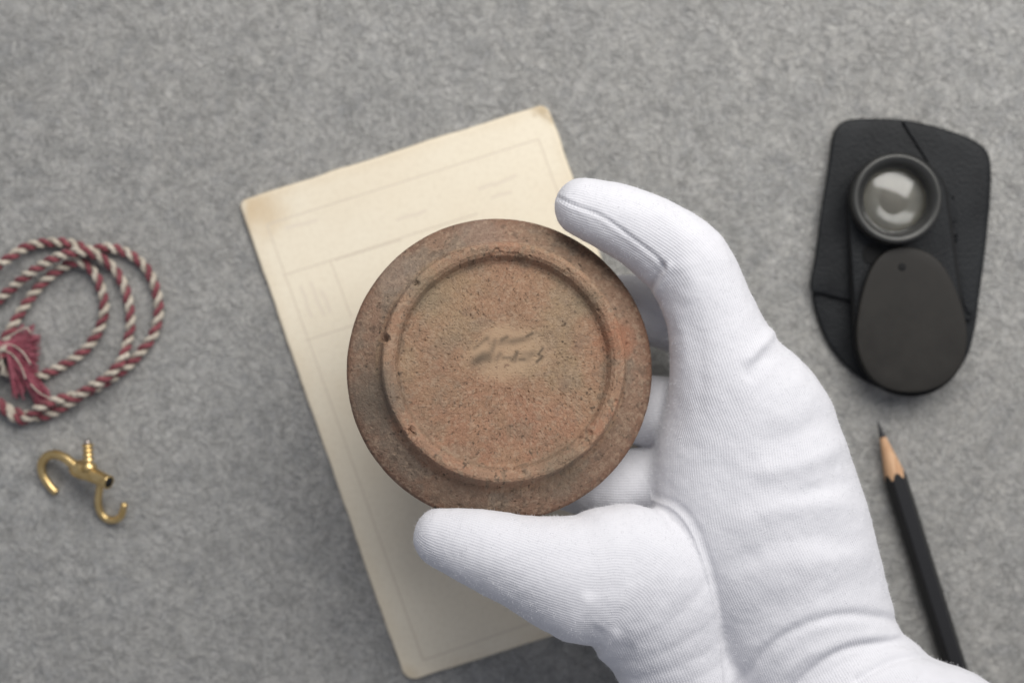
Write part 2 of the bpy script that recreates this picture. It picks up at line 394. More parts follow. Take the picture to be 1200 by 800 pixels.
    def rule(name, a, b, wd, m, amp=0.0):
        a = P(*a, z0 + th); b = P(*b, z0 + th); d = (b - a); n = max(2, int(d.length / 0.3)); s = Vector((-d.y, d.x, 0)).normalized() * wd / 2
        V = []; F = []
        for i in range(n + 1):
            q = a + d * i / n
            if amp: q = q + s.normalized() * amp * math.sin(i * 2.1) 
            for sg in (-1, 1):
                e = q + s * sg; V.append((e.x, e.y, zt(e.x, e.y)))
            if i: F.append((2 * i - 2, 2 * i - 1, 2 * i + 1, 2 * i))
        return mesh(name, V, F, m, root)
    for a, b in (((313, 263), (631, 163)), ((313, 263), (496, 773)), ((496, 773), (700, 702)), ((631, 163), (700, 355)),
                 ((331, 323), (560, 250)), ((387, 305), (412, 372)), ((358, 399), (430, 376)), ((392, 305), (470, 281))):
        rule('ruled_line', a, b, 0.042, M_PRINT)
    for a, b in (((352, 335), (366, 372)), ((363, 330), (380, 370)), ((376, 340), (388, 366)), ((335, 268), (372, 257)),
                 ((465, 258), (500, 246)), ((560, 222), (606, 206)), ((575, 232), (600, 224))):
        rule('faint_script', a, b, 0.12, M_PRINT2, 0.03)
build_card()

# ------------------------------------------------------------------ clay dish
DC = P(586, 431.5, 4.7); DNv = Vector((0.085, 0.145, 1)).normalized()
DR = Vector((0, 0, 1)).rotation_difference(DNv).to_matrix(); DRn = np.array(DR)
def d_world(L): return L @ DRn.T + np.array(DC)
def d_local(Wp): return (Wp - np.array(DC)) @ DRn
PRO = [(4.36, -0.22), (4.46, -0.13), (4.505, -0.03), (4.50, 0.05), (4.44, 0.14), (4.30, 0.24), (4.05, 0.385), (3.85, 0.49), (3.70, 0.575), (3.60, 0.65), (3.555, 0.74),
       (3.535, 0.88), (3.52, 1.03), (3.47, 1.12), (3.38, 1.15), (3.22, 1.12), (3.12, 1.03), (3.06, 0.90), (3.015, 0.80), (2.93, 0.755), (2.78, 0.75), (2.2, 0.755), (1.5, 0.765), (0.7, 0.765), (0.0, 0.765)]
def clay_colour(L):
    """material colour of the fired body: reddish clay, grey-green slip patches, flange tone differing by side, worn crest"""
    p = np.stack([L[:, 0], L[:, 1], 0 * L[:, 0]], 1); rho = np.hypot(L[:, 0], L[:, 1]); th = np.arctan2(L[:, 1], L[:, 0])
    c = np.tile([0.345, 0.215, 0.140], (len(L), 1))
    def mx(m, k): c[:] = c * (1 - m[:, None]) + np.array(k) * m[:, None]
    n1 = fbm(p, 0.55, 4, 3); n2 = fbm(p, 1.6, 4, 13); n3 = fbm(p, 4.5, 3, 23)
    mx(0.75 * sst(0.0, 0.40, n1), (0.345, 0.255, 0.165)); mx(0.6 * sst(-0.02, -0.4, n1), (0.37, 0.195, 0.128))
    mx(0.45 * sst(0.05, 0.5, n2), (0.26, 0.20, 0.145)); mx(0.4 * sst(-0.1, -0.5, n2), (0.42, 0.255, 0.165))
    fl = sst(3.6, 3.75, rho)                                    # flange: greyer, most towards the upper left, with brown edge
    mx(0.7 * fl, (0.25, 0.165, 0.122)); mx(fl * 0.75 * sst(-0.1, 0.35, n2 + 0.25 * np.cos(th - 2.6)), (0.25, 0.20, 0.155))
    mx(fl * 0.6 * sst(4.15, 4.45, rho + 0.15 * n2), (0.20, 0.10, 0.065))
    ring = sst(3.0, 3.12, rho) * sst(3.62, 3.52, rho)
    mx(0.5 * ring, (0.38, 0.23, 0.155)); mx(0.6 * ring * sst(0.1, 0.5, n3), (0.43, 0.30, 0.20)); mx(0.5 * ring * sst(0.2, 0.6, -n2), (0.38, 0.175, 0.11))
    mx(0.5 * sst(0.22, 0.5, n3) * (rho > 2.9), (0.12, 0.09, 0.07))
    mx(0.5 * np.exp(-((rho - 2.97) / 0.06) ** 2) * sst(-0.2, 0.3, n2), (0.22, 0.16, 0.11))
    rg = 1 - np.abs(fbm(p, 11.0, 3, 51)) * 2.2                   # dirt settled in the scratches and pits
    mx(0.26 * sst(0.74, 0.99, rg), (0.15, 0.095, 0.06)); mx(0.8 * sst(0.5, 0.7, fbm(p, 13.0, 2, 61)), (0.06, 0.045, 0.035))
    mx(0.35 * sst(0.1, 0.4, fbm(p, 11.0, 2, 81)), (0.46, 0.345, 0.25))
    def blob(px_, py_, r_, m, k):
        q = d_local(np.array([P(px_, py_, 5.4)]))[0]; d = np.hypot(L[:, 0] - q[0], L[:, 1] - q[1]) / r_
        mx(m * sst(1.2, 0.3, d + 0.5 * n2 + 0.3 * n3), k)
    blob(655, 548, 0.9, 0.6, (0.20, 0.165, 0.12)); blob(447, 470, 1.0, 0.75, (0.17, 0.145, 0.115)); blob(545, 585, 0.8, 0.5, (0.19, 0.14, 0.105)); blob(470, 320, 0.8, 0.45, (0.31, 0.255, 0.21)); blob(500, 345, 0.7, 0.5, (0.23, 0.20, 0.15))  # slip and tone patches, flange paler at upper left and darker below
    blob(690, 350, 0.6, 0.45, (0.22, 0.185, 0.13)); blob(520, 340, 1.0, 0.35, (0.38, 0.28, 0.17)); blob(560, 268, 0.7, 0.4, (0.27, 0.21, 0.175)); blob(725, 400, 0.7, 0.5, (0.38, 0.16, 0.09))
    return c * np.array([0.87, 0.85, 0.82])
def height_noise(L):
    p = np.stack([L[:, 0], L[:, 1], L[:, 2] * 0.7], 1); rho = np.hypot(L[:, 0], L[:, 1])
    n = 0.030 * fbm(p, 1.1, 3, 31) + 0.016 * fbm(p, 3.0, 3, 41)
    rg = 1 - np.abs(fbm(p, 11.0, 3, 51)) * 2.2                   # wormy scratches
    n -= 0.017 * sst(0.70, 0.98, rg) * (0.4 + 0.6 * (rho < 2.9))
    pit = fbm(p, 13.0, 2, 61); n -= 0.045 * sst(0.52, 0.75, pit)
    gouge = fbm(p, 3.2, 3, 71); n -= 0.03 * sst(0.38, 0.6, gouge) * sst(2.9, 3.3, rho)
    return n * (1 - 0.75 * sst(4.15, 4.45, rho))
CHIPS = [(482, 508, 0.16, 0.16), (452, 398, 0.13, 0.14), (487, 331, 0.12, 0.12), (682, 520, 0.22, 0.07), (690, 508, 0.12, 0.07), (610, 555, 0.10, 0.05), (600, 549, .06, .06), (540, 293, 0.1, 0.06),
         (583, 292, 0.13, 0.06), (722, 470, 0.08, 0.05), (668, 315, .1, .05), (530, 540, .09, .05), (468, 470, .09, .06)]
CH = [(d_local(np.array([P(a, b, 5.75)]))[0], r, dp) for a, b, r, dp in CHIPS]
def disc_surface(rho, th):
    pr = np.array(PRO); s = np.concatenate([[0], np.cumsum(np.hypot(*np.diff(pr, axis=0).T))])
    r = np.interp(rho, s, pr[:, 0]); z = np.interp(rho, s, pr[:, 1])      # rho here = arc length
    dr = np.interp(rho + 0.02, s, pr[:, 0]) - np.interp(rho - 0.02, s, pr[:, 0]); dz = np.interp(rho + 0.02, s, pr[:, 1]) - np.interp(rho - 0.02, s, pr[:, 1])
    l = np.hypot(dr, dz) + 1e-9; nr, nz = dz / l, -dr / l
    wob = 1 + 0.004 * np.sin(2 * th + 0.6) + 0.003 * np.sin(3 * th + 2)
    off = sst(3.9, 3.5, r)
    x = r * wob * np.cos(th) + 0.035 * off; y = r * wob * np.sin(th) + 0.06 * off
    L = np.stack([x, y, z], 1); h = height_noise(L)
    for cpos, cr, dp in CH:
        dd = np.hypot(x - cpos[0], y - cpos[1]) / cr
        h -= dp * sst(1.25, 0.5, dd + 0.5 * fbm(L, 7, 2, 91)) * (z > 0.5)
    h *= sst(0.0, 0.15, rho) 
    L[:, 0] += nr * np.cos(th) * h; L[:, 1] += nr * np.sin(th) * h; L[:, 2] += nz * h
    return L
def disc_part(name, s0, s1, parent, nth=960, dr=0.03, close=False):
    m = max(3, int((s1 - s0) / dr)); ss = np.linspace(s0, s1, m); tt = np.arange(nth) * 2 * math.pi / nth
    A_, T_ = np.meshgrid(ss, tt, indexing='ij'); L = disc_surface(A_.ravel(), T_.ravel())
    idx = np.arange(m * nth).reshape(m, nth); i2 = np.roll(idx, -1, 1)
    F = np.stack([idx[:-1], i2[:-1], i2[1:], idx[1:]], -1).reshape(-1, 4)
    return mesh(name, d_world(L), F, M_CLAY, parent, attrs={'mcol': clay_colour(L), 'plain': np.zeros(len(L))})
def build_dish():
    root = empty('clay_dish', tuple(DC), 'round reddish brown clay dish base with raised foot ring, held by the white glove', 'dish')
    pr = np.array(PRO); s = np.concatenate([[0], np.cumsum(np.hypot(*np.diff(pr, axis=0).T))])
    sa = s[9]; sb = s[19]
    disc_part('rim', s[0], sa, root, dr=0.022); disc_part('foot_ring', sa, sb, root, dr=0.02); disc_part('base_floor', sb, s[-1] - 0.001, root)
    # underside (the bowl's own side, facing the card)
    V = []; n = 160; prof = [(4.36, -0.22), (4.15, -0.3), (3.7, -0.42), (3.0, -0.62), (2.0, -0.75), (0.9, -0.8), (0.0001, -0.8)]
    tt = np.arange(n) * 2 * math.pi / n
    L = np.concatenate([np.stack([r * np.cos(tt), r * np.sin(tt), np.full(n, z)], 1) for r, z in prof])
    wob = 1 + 0.004 * np.sin(2 * np.tile(tt, len(prof)) + 0.6) + 0.003 * np.sin(3 * np.tile(tt, len(prof)) + 2); L[:, :2] *= wob[:, None]
    idx = np.arange(len(prof) * n).reshape(len(prof), n); i2 = np.roll(idx, -1, 1)
    F = np.stack([idx[:-1], idx[1:], i2[1:], i2[:-1]], -1).reshape(-1, 4)
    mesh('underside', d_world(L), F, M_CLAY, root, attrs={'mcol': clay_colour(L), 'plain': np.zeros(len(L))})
    # pale ochre patch with its blurred inscription, following the floor
    c0 = d_local(np.array([P(594, 412, 5.48)]))[0]; rx, ry = 1.5, 1.05
    U_, T_ = np.meshgrid(np.linspace(0.001, 1, 110), np.arange(300) * 2 * math.pi / 300, indexing='ij')
    x = c0[0] + rx * U_.ravel() * np.cos(T_.ravel()); y = c0[1] + ry * U_.ravel() * np.sin(T_.ravel())
    th = np.arctan2(y - 0.06, x - 0.035); r_ = np.hypot(x - 0.035, y - 0.06)
    arc = np.interp(-r_, -pr[::1, 0], s)
    L = disc_surface(arc, th); Wd = d_world(L); pp = px_of(Wd)
    L2 = L.copy()
    nn = fbm(L * [1, 1, 0], 2.6, 4, 17)
    edge = sst(1.0, 0.45, U_.ravel() + 0.22 * nn)
    L2[:, 2] = L[:, 2] * (1 - 0.6 * edge) + 0.6 * edge * 0.775 + 0.003
    c = clay_colour(L); c = c * (1 - 0.85 * edge[:, None]) + np.array([0.365, 0.252, 0.160]) * 0.85 * edge[:, None]
    ink = np.zeros(len(L)); strokes = [((556, 408), (571, 396), 1.9, .5), ((571, 396), (574, 403), 2.2, .3), ((577, 411), (580, 399), 2.4, .55), ((588, 398), (594, 395), 2.0, .75), ((586, 402), (612, 398), 3.0, .45),
        ((600, 400), (619, 396), 2.6, .4), ((617, 394), (624, 390.5), 1.3, .9), ((555, 424), (572, 416), 3.8, .75), ((562, 420), (573, 421), 3.4, .6), ((566, 414), (560, 424), 2.2, .4), ((582, 420), (586, 415), 2.6, .6), ((590, 419), (598, 419), 1.6, .65),
        ((600, 422), (606, 413), 1.9, .7), ((606, 413), (604, 423), 1.6, .6), ((609, 421), (614, 421), 1.7, .8), ((612, 415), (622, 414), 2.6, .4), ((618, 421), (626, 413), 2.8, .4),
        ((636, 408), (631, 415), 1.2, .9), ((631, 415), (635.5, 418), 1.2, .7), ((635.5, 418), (629, 424), 1.4, .95)]
    for a, b, wd, st in strokes:
        a = np.array(a); b = np.array(b); d = b - a; tt_ = np.clip(((pp - a) @ d) / d.dot(d), 0, 1); dd = np.linalg.norm(pp - a - tt_[:, None] * d, axis=1)
        ink = 1 - (1 - ink) * (1 - st * np.exp(-(dd / (wd * 1.35)) ** 2))
    ink *= 0.95
    c = c * (1 - ink[:, None]) + np.array([0.095, 0.07, 0.048]) * ink[:, None]
    idx = np.arange(110 * 300).reshape(110, 300); i2 = np.roll(idx, -1, 1)
    F = np.stack([idx[:-1], idx[1:], i2[1:], i2[:-1]], -1).reshape(-1, 4)
    o = mesh('painted_label', d_world(L2), F, M_CLAY, root, attrs={'mcol': c, 'plain': 0.9 * edge})
    o['label'] = 'pale ochre oval patch with a faded handwritten inscription'
build_dish()

# ------------------------------------------------------------------ gloved hand: one continuous surface from a distance field
INDEX = [(683, 243, 4.75, 34.5), (722, 256, 4.75, 41), (762, 276, 4.7, 46), (806, 311, 4.6, 52), (830, 362, 4.55, 52.5), (844, 405, 4.5, 60), (858, 450, 4.4, 74), (876, 500, 4.2, 99),
         (881, 550, 4.1, 114), (894, 620, 4.1, 124), (925, 690, 4.1, 112), (955, 765, 4.05, 103), (1000, 850, 3.9, 98), (1090, 990, 4.0, 112), (1190, 1180, 4.0, 115)]
INDEX_Q = [1.0, 1.0, 1.0, 1.0, 1.0, 1.05, 1.12, 1.3, 1.4, 1.45, 1.4, 1.35, 1.25, 1.15, 1.1]
THUMB = [(521, 629, 5.45, 36.5), (560, 640, 5.5, 47), (620, 660, 5.45, 57), (684, 678, 5.25, 75), (746, 686, 4.9, 88), (795, 788, 4.35, 67), (842, 905, 4.1, 78), (930, 1035, 4.0, 84), (1060, 1180, 3.9, 90)]
THUMB_Q = [1.0, 1.0, 1.05, 1.2, 1.3, 1.25, 1.2, 1.15, 1.1]
LOWER = [[(848, 415, 2.9, 48), (800, 374, 2.6, 42), (715, 362, 2.35, 39), (640, 380, 2.4, 33)],
         [(850, 490, 2.9, 52), (785, 484, 2.8, 43), (690, 474, 2.7, 39), (625, 478, 2.7, 33)],
         [(850, 560, 3.0, 60), (770, 566, 3.0, 43), (700, 566, 2.9, 41), (645, 556, 2.9, 34)]]
def chain_cm(ch):
    a = np.array(ch, float); c = Pn(a[:, :3]); r = a[:, 3] / ppc(a[:, 2]); return c, r
def smin(a, b, k):
    h = np.clip(0.5 + 0.5 * (b - a) / k, 0, 1); return b + (a - b) * h - k * h * (1 - h)
def smax(a, b, k): return -smin(-a, -b, k)
def densify(c, r, q, n=4):
    A = np.concatenate([c, r[:, None], np.array(q)[:, None]], 1); D = catmull(A, n); return D[:, :3], D[:, 3], D[:, 4]
def build_hand():
    hs = 0.085
    lo = np.array([-4.2, -20.5, 0.9]); hi = np.array([19.5, 6.2, 7.6])
    nx, ny, nz = (np.ceil((hi - lo) / hs).astype(int) + 1)
    gx = (lo[0] + hs * np.arange(nx)).astype(np.float32); gy = (lo[1] + hs * np.arange(ny)).astype(np.float32); gz = (lo[2] + hs * np.arange(nz)).astype(np.float32)
    BIG = 3.0
    def field(c, r, q, k=0.35):
        D = np.full((nx, ny, nz), BIG, np.float32)
        for i in range(len(c) - 1):
            pad = 1.3; R = max(r[i], r[i + 1]) + pad
            b0 = np.minimum(c[i], c[i + 1]) - R; b1 = np.maximum(c[i], c[i + 1]) + R
            i0 = np.clip(((b0 - lo) / hs).astype(int), 0, [nx, ny, nz]); i1 = np.clip(((b1 - lo) / hs).astype(int) + 1, 0, [nx, ny, nz])
            if (i1 <= i0).any(): continue
            X = gx[i0[0]:i1[0], None, None]; Y = gy[None, i0[1]:i1[1], None]; Z = gz[None, None, i0[2]:i1[2]]
            a = c[i].astype(np.float32); d = (c[i + 1] - c[i]).astype(np.float32)
            t_ = np.clip(((X - a[0]) * d[0] + (Y - a[1]) * d[1]) / float(d[0] ** 2 + d[1] ** 2 + 1e-9), 0, 1)
            qq = q[i] + (q[i + 1] - q[i]) * t_; rr = r[i] + (r[i + 1] - r[i]) * t_
            zz = (Z - (a[2] + d[2] * t_)) * qq
            dd = np.sqrt((X - a[0] - d[0] * t_) ** 2 + (Y - a[1] - d[1] * t_) ** 2 + zz ** 2) - rr
            sl = D[i0[0]:i1[0], i0[1]:i1[1], i0[2]:i1[2]]
            D[i0[0]:i1[0], i0[1]:i1[1], i0[2]:i1[2]] = np.minimum(sl, dd.astype(np.float32))
        return D
    ci, ri = chain_cm(INDEX); ci, ri, qi = densify(ci, ri, INDEX_Q)
    ct, rt = chain_cm(THUMB); ct, rt, qt = densify(ct, rt, THUMB_Q)
    D = field(ci, ri, qi); Dt = field(ct, rt, qt)
    # sleeve folds gathered at the wrist, each overlapping the one before
    for k_, (cx, cy, r_, z_, q_) in enumerate([(1000, 852, 123, 4.28, 1.22), (1046, 882, 121, 4.52, 1.2), (1082, 904, 130, 4.62, 1.2)]):
        cc, rr = chain_cm([(cx, cy, z_, r_), (cx + 60, cy + 125, z_, r_), (cx + 200, cy + 330, z_ - .1, r_)])
        Df = field(cc, rr, [q_, q_, q_]); D = smin(D, Df, 0.05)
    low = None
    for ch in LOWER:
        cc, rr = chain_cm(ch); cc, rr, qq = densify(cc, rr, [1.0] * len(ch)); Dl = field(cc, rr, qq)
        low = Dl if low is None else smin(low, Dl, 0.16)
    D = smin(D, low, 0.45)
    # web between thumb and palm
    cc, rr = chain_cm([(786, 628, 4.3, 36), (800, 700, 4.2, 60)]); D = smin(D, field(cc, rr, [1.1, 1.1]), 0.25)
    D = smin(D, Dt, 0.30)
    # cloth presses flat where it touches the clay
    X, Y, Z = np.meshgrid(gx, gy, gz, indexing='ij')
    sel = (X < 6.5) & (X > -5) & (Y > -6) & (Y < 5)
    Wp = np.stack([X[sel], Y[sel], Z[sel]], 1).astype(float); L = d_local(Wp); rho = np.hypot(L[:, 0], L[:, 1])
    pr = np.array(PRO)[2:]; up = np.interp(rho, pr[::-1, 0], pr[::-1, 1]); dn = np.interp(rho, [0, 2, 3, 3.7, 4.36, 4.5], [-.8, -.75, -.62, -.42, -.22, -.05])
    dd = np.maximum(np.maximum(rho - 4.53, (L[:, 2] - up - 0.03) * 0.85), (dn - 0.03 - L[:, 2]) * 0.9)
    Ds = D[sel]; D[sel] = smax(Ds, (-dd).astype(np.float32), 0.06); del X, Y, Z, Wp, L
    D[0] = D[-1] = 1; D[:, 0] = D[:, -1] = 1; D[:, :, 0] = D[:, :, -1] = 1
    # surface nets
    ins = D < 0
    s = ins[:-1, :-1, :-1].astype(np.int8); corners = [(a, b, c_) for a in (0, 1) for b in (0, 1) for c_ in (0, 1)]
    cnt = sum(ins[a:nx - 1 + a, b:ny - 1 + b, c_:nz - 1 + c_].astype(np.int8) for a, b, c_ in corners)
    act = np.argwhere((cnt > 0) & (cnt < 8))
    vid = np.full((nx, ny, nz), -1, np.int32); vid[act[:, 0], act[:, 1], act[:, 2]] = np.arange(len(act))
    acc = np.zeros((len(act), 3)); na = np.zeros(len(act))
    for a in corners:
        for ax in range(3):
            if a[ax]: continue
            b = list(a); b[ax] = 1
            da = D[act[:, 0] + a[0], act[:, 1] + a[1], act[:, 2] + a[2]]; db = D[act[:, 0] + b[0], act[:, 1] + b[1], act[:, 2] + b[2]]
            cr = (da < 0) != (db < 0); t_ = np.where(cr, da / np.where(cr, da - db, 1), 0)
            q = np.tile(np.array(a, float), (len(act), 1)); q[:, ax] = t_
            acc[cr] += q[cr]; na[cr] += 1
    V = lo + hs * (act + acc / na[:, None]); F = []
    for ax in range(3):
        o1, o2 = [(1, 2), (2, 0), (0, 1)][ax]
        sh = [slice(1, -1)] * 3; A_ = ins; e = [0, 0, 0]; e[ax] = 1
        a = A_[1:-1, 1:-1, 1:-1]; b = A_[1 + e[0]:nx - 1 + e[0], 1 + e[1]:ny - 1 + e[1], 1 + e[2]:nz - 1 + e[2]]
        ed = np.argwhere(a != b) + 1; fl = A_[ed[:, 0], ed[:, 1], ed[:, 2]]
        u1 = np.zeros(3, int); u1[o1] = 1; u2 = np.zeros(3, int); u2[o2] = 1
        g = lambda p: vid[p[:, 0], p[:, 1], p[:, 2]]
        f = np.stack([g(ed - u1 - u2), g(ed - u2), g(ed), g(ed - u1)], 1)
        f[~fl] = f[~fl][:, ::-1]; f = f[(f >= 0).all(1)]; F.append(f)
    F = np.concatenate(F)
    me = bpy.data.meshes.new('tmp'); me.vertices.add(len(V)); me.vertices.foreach_set('co', V.ravel())
    me.loops.add(F.size); me.loops.foreach_set('vertex_index', F.ravel().astype(np.int32)); me.polygons.add(len(F))
    me.polygons.foreach_set('loop_start', np.arange(0, F.size, 4, dtype=np.int32)); me.update(calc_edges=True)
    to = bpy.data.objects.new('tmp', me); col.objects.link(to)
    sm = to.modifiers.new('s', 'SMOOTH'); sm.factor = 0.5; sm.iterations = 3
    sb = to.modifiers.new('b', 'SUBSURF'); sb.levels = 1; sb.render_levels = 1
    dg = bpy.context.evaluated_depsgraph_get(); ev = to.evaluated_get(dg); em = ev.to_mesh()
    n = len(em.vertices); V = np.empty(n * 3); em.vertices.foreach_get('co', V); V = V.reshape(-1, 3)
    F = np.empty(len(em.polygons) * 4, np.int32); em.loops.foreach_get('vertex_index', F); F = F.reshape(-1, 4)
    N = np.empty(n * 3); em.vertices.foreach_get('normal', N); N = N.reshape(-1, 3)
    ev.to_mesh_clear(); bpy.data.objects.remove(to); bpy.data.meshes.remove(me)
    # --- relief of the cloth
    pp = px_of(V); upf = sst(-0.1, 0.3, N[:, 2])
    def pdist(path, signed=False):
        path = np.array(path, float); best = np.full(len(pp), 1e9); tt = np.zeros(len(pp)); sg = np.zeros(len(pp)); acc_ = 0
        ln = np.hypot(*np.diff(path, axis=0).T); tot = ln.sum()
        for i in range(len(path) - 1):
            d = path[i + 1] - path[i]; t_ = np.clip(((pp - path[i]) @ d) / d.dot(d), 0, 1); e = pp - path[i] - t_[:, None] * d; dist = np.hypot(e[:, 0], e[:, 1])
            m = dist < best; best[m] = dist[m]; tt[m] = (acc_ + t_[m] * ln[i]) / tot; sg[m] = np.sign(d[0] * e[m, 1] - d[1] * e[m, 0]); acc_ += ln[i]
        return best, tt, sg, tot
    disp = np.zeros(n)
    top = V[:, 2] > 3.9
    def ridge(path, amp, wd, taper=True):
        b, t_, sg, tot = pdist(catmull(path, 5)); f = (sst(0, 0.25, t_) * sst(1, 0.75, t_)) if taper else 1
        return amp * np.exp(-(b / wd) ** 2) * f * upf * top
    # soft folds: ridge (+) or hollow (-)
    for path, amp, wd in [
        ([(912, 378), (900, 396), (884, 414), (868, 430)], 0.075, 7), ([(905, 408), (888, 428), (872, 448)], -0.05, 9),
        ([(1000, 505), (965, 532), (920, 548), (868, 556)], 0.085, 13), ([(985, 480), (930, 508), (880, 522)], -0.07, 15),
        ([(1005, 560), (950, 575), (900, 583)], -0.04, 10), ([(1020, 600), (960, 590), (890, 602), (840, 632)], 0.055, 14), ([(1010, 640), (950, 628), (890, 646), (848, 676)], -0.06, 15),
        ([(1035, 650), (980, 655), (920, 668)], 0.035, 12), ([(1050, 690), (990, 690), (900, 720), (868, 760)], -0.05, 18),
        ([(662, 756), (672, 734), (684, 712), (694, 690)], 0.07, 10), ([(684, 770), (694, 748), (706, 732)], -0.05, 10), ([(700, 780), (712, 755), (728, 735)], 0.08, 8), ([(716, 800), (730, 772), (745, 752)], -0.06, 9),
        ([(735, 640), (745, 700), (735, 740)], -0.03, 22), ([(775, 610), (790, 660), (800, 720)], 0.04, 12),
        ([(800, 300), (812, 330), (806, 360)], 0.03, 10), ([(786, 352), (800, 400), (796, 450)], 0.03, 8), ([(812, 380), (822, 430), (815, 480)], -0.02, 9),
        ([(760, 240), (790, 262), (812, 290)], 0.02, 10), ([(845, 520), (850, 580), (842, 640)], -0.02, 14), ([(880, 640), (920, 610), (950, 560)], -0.02, 16)]:
        disp += ridge(path, amp * 1.2, wd)
    for path, amp, wd in [([(862, 808), (900, 760), (948, 731), (1000, 720), (1060, 728)], -0.10, 7), ([(930, 805), (972, 770), (1010, 756), (1060, 752), (1108, 766)], -0.10, 6), ([(1005, 796), (1050, 772), (1100, 767), (1150, 782)], -0.10, 6),
        ([(905, 812), (930, 778), (970, 757), (1010, 746), (1070, 747)], 0.06, 8), ([(757, 340), (768, 326), (776, 312)], -0.10, 5), ([(764, 352), (776, 330), (784, 312)], 0.05, 5)]:
        disp += ridge(path, amp, wd, False)
    # sewn seams
    st = np.zeros(n)
    seams = [([(640, 226), (652, 231), (674, 241), (704, 253), (729, 270), (752, 287), (771, 303), (778, 316)], 1), ([(759, 583), (772, 588), (790, 596), (806, 614), (819, 641), (831, 681), (839, 730), (846, 800), (850, 862)], 2)]
    for path, kind in seams:
        b, t_, sg, tot = pdist(catmull(path, 5))
        if kind == 1:
            g = np.exp(-(b / 2.6) ** 2); side = np.exp(-((b - 5) / 3.0) ** 2)
            disp += upf * (V[:, 2] > 4.2) * (-0.032 * g + 0.012 * side * (1 + 0.5 * np.sin(t_ * tot / 3.6 * 2 * math.pi)) + 0.02 * g * np.sin(t_ * tot / 4.0 * 2 * math.pi))
        else:
            disp += upf * (V[:, 2] > 4.2) * (0.034 * np.exp(-(b / 2.2) ** 2) - 0.03 * np.exp(-((b - 7) / 4.0) ** 2) * (sg < 0) + 0.02 * np.exp(-(b / 14) ** 2) * (sg > 0))
    disp += 0.045 * fbm(V, 0.8, 3, 101) + 0.016 * fbm(V, 2.6, 3, 111)
    V = V + N * disp[:, None]
    # knitted wale coordinates
    def coords(c, r, q):
        best = np.full(n, 1e9); sel2 = np.full(n, 1e9); rib_ = np.zeros(n); al = np.zeros(n); acc_ = 0.0
        for i in range(len(c) - 1):
            d = c[i + 1, :2] - c[i, :2]; l = math.hypot(*d); e0 = V[:, :2] - c[i, :2]; t_ = np.clip((e0 @ d) / (l * l), 0, 1)
            e = e0 - t_[:, None] * d; lat = np.hypot(e[:, 0], e[:, 1]); sgn = np.sign(d[0] * e0[:, 1] - d[1] * e0[:, 0])
            zc = c[i, 2] + (c[i + 1, 2] - c[i, 2]) * t_; rr = r[i] + (r[i + 1] - r[i]) * t_; qq = q[i] + (q[i + 1] - q[i]) * t_
            dist = np.sqrt(lat ** 2 + ((V[:, 2] - zc) * qq) ** 2) - rr
            th_ = np.arctan2(lat, (V[:, 2] - zc) * qq)
            if i == 0:
                t_u = (e0 @ d) / (l * l); pl = np.abs(d[0] * e0[:, 1] - d[1] * e0[:, 0]) / l; lat = np.where(t_u < 0, pl, lat)
            l2 = np.hypot(e[:, 0], e[:, 1]); m = l2 < sel2; sel2[m] = l2[m]; best[m] = dist[m]
            rib_[m] = (sgn * (lat + rr * (th_ - np.sin(th_))))[m]; al[m] = acc_ + t_[m] * l; acc_ += l
        return best, rib_, al
    bi, rbi, ali = coords(ci, ri, qi); bt, rbt, alt = coords(ct, rt, qt)
    rib_ = rbi.copy(); al = ali.copy(); m = bt < bi; rib_[m] = rbt[m] + 50.02; al[m] = alt[m]
    for ch in LOWER:
        cc, rr = chain_cm(ch); cc, rr, qq = densify(cc, rr, [1.0] * len(ch)); bl, rl, ll = coords(cc, rr, qq); m = (bl < bi) & (bl < bt); rib_[m] = rl[m]; al[m] = ll[m]; 
    root = empty('gloved_hand', tuple(P(900, 640, 0)), 'hand in a white knitted cotton glove holding the clay dish between forefinger and thumb', 'gloved hand')
    mesh('glove', V, F, M_GLOVE, root, attrs={'rib': rib_, 'along': al})
    # stray cotton fibres standing off the cloth
    vis = np.where((N[:, 2] > -0.35) & (V[:, 1] > -13) & (V[:, 2] > 2.0))[0]; pick = rng.choice(vis, 26000)
    b0 = V[pick]; nn = N[pick]; rv = rng.normal(size=(len(pick), 3)); dirv = nn * 0.75 + rv * 0.55; dirv /= np.linalg.norm(dirv, axis=1)[:, None]
    rv2 = rng.normal(size=(len(pick), 3)); sd = np.cross(dirv, rv2); sd /= np.linalg.norm(sd, axis=1)[:, None]; ln = rng.uniform(0.03, 0.11, len(pick))[:, None]; wd = 0.002
    b1 = b0 + dirv * ln * 0.5; b2 = b0 + (dirv * 0.8 + 0.5 * rv2 / np.linalg.norm(rv2, axis=1)[:, None]) * ln
    FV = np.stack([b0 - sd * wd, b0 + sd * wd, b1 + sd * wd, b1 - sd * wd, b2 + sd * wd * 0.4, b2 - sd * wd * 0.4], 1).reshape(-1, 3); k = np.arange(len(pick))[:, None] * 6
    FF = np.concatenate([k + np.array([[0, 1, 2, 3]]), k + np.array([[3, 2, 4, 5]])])
    o = mesh('cotton_fuzz', FV, FF, M_THREAD, root, smooth=False); o['kind'] = 'stuff'
build_hand()

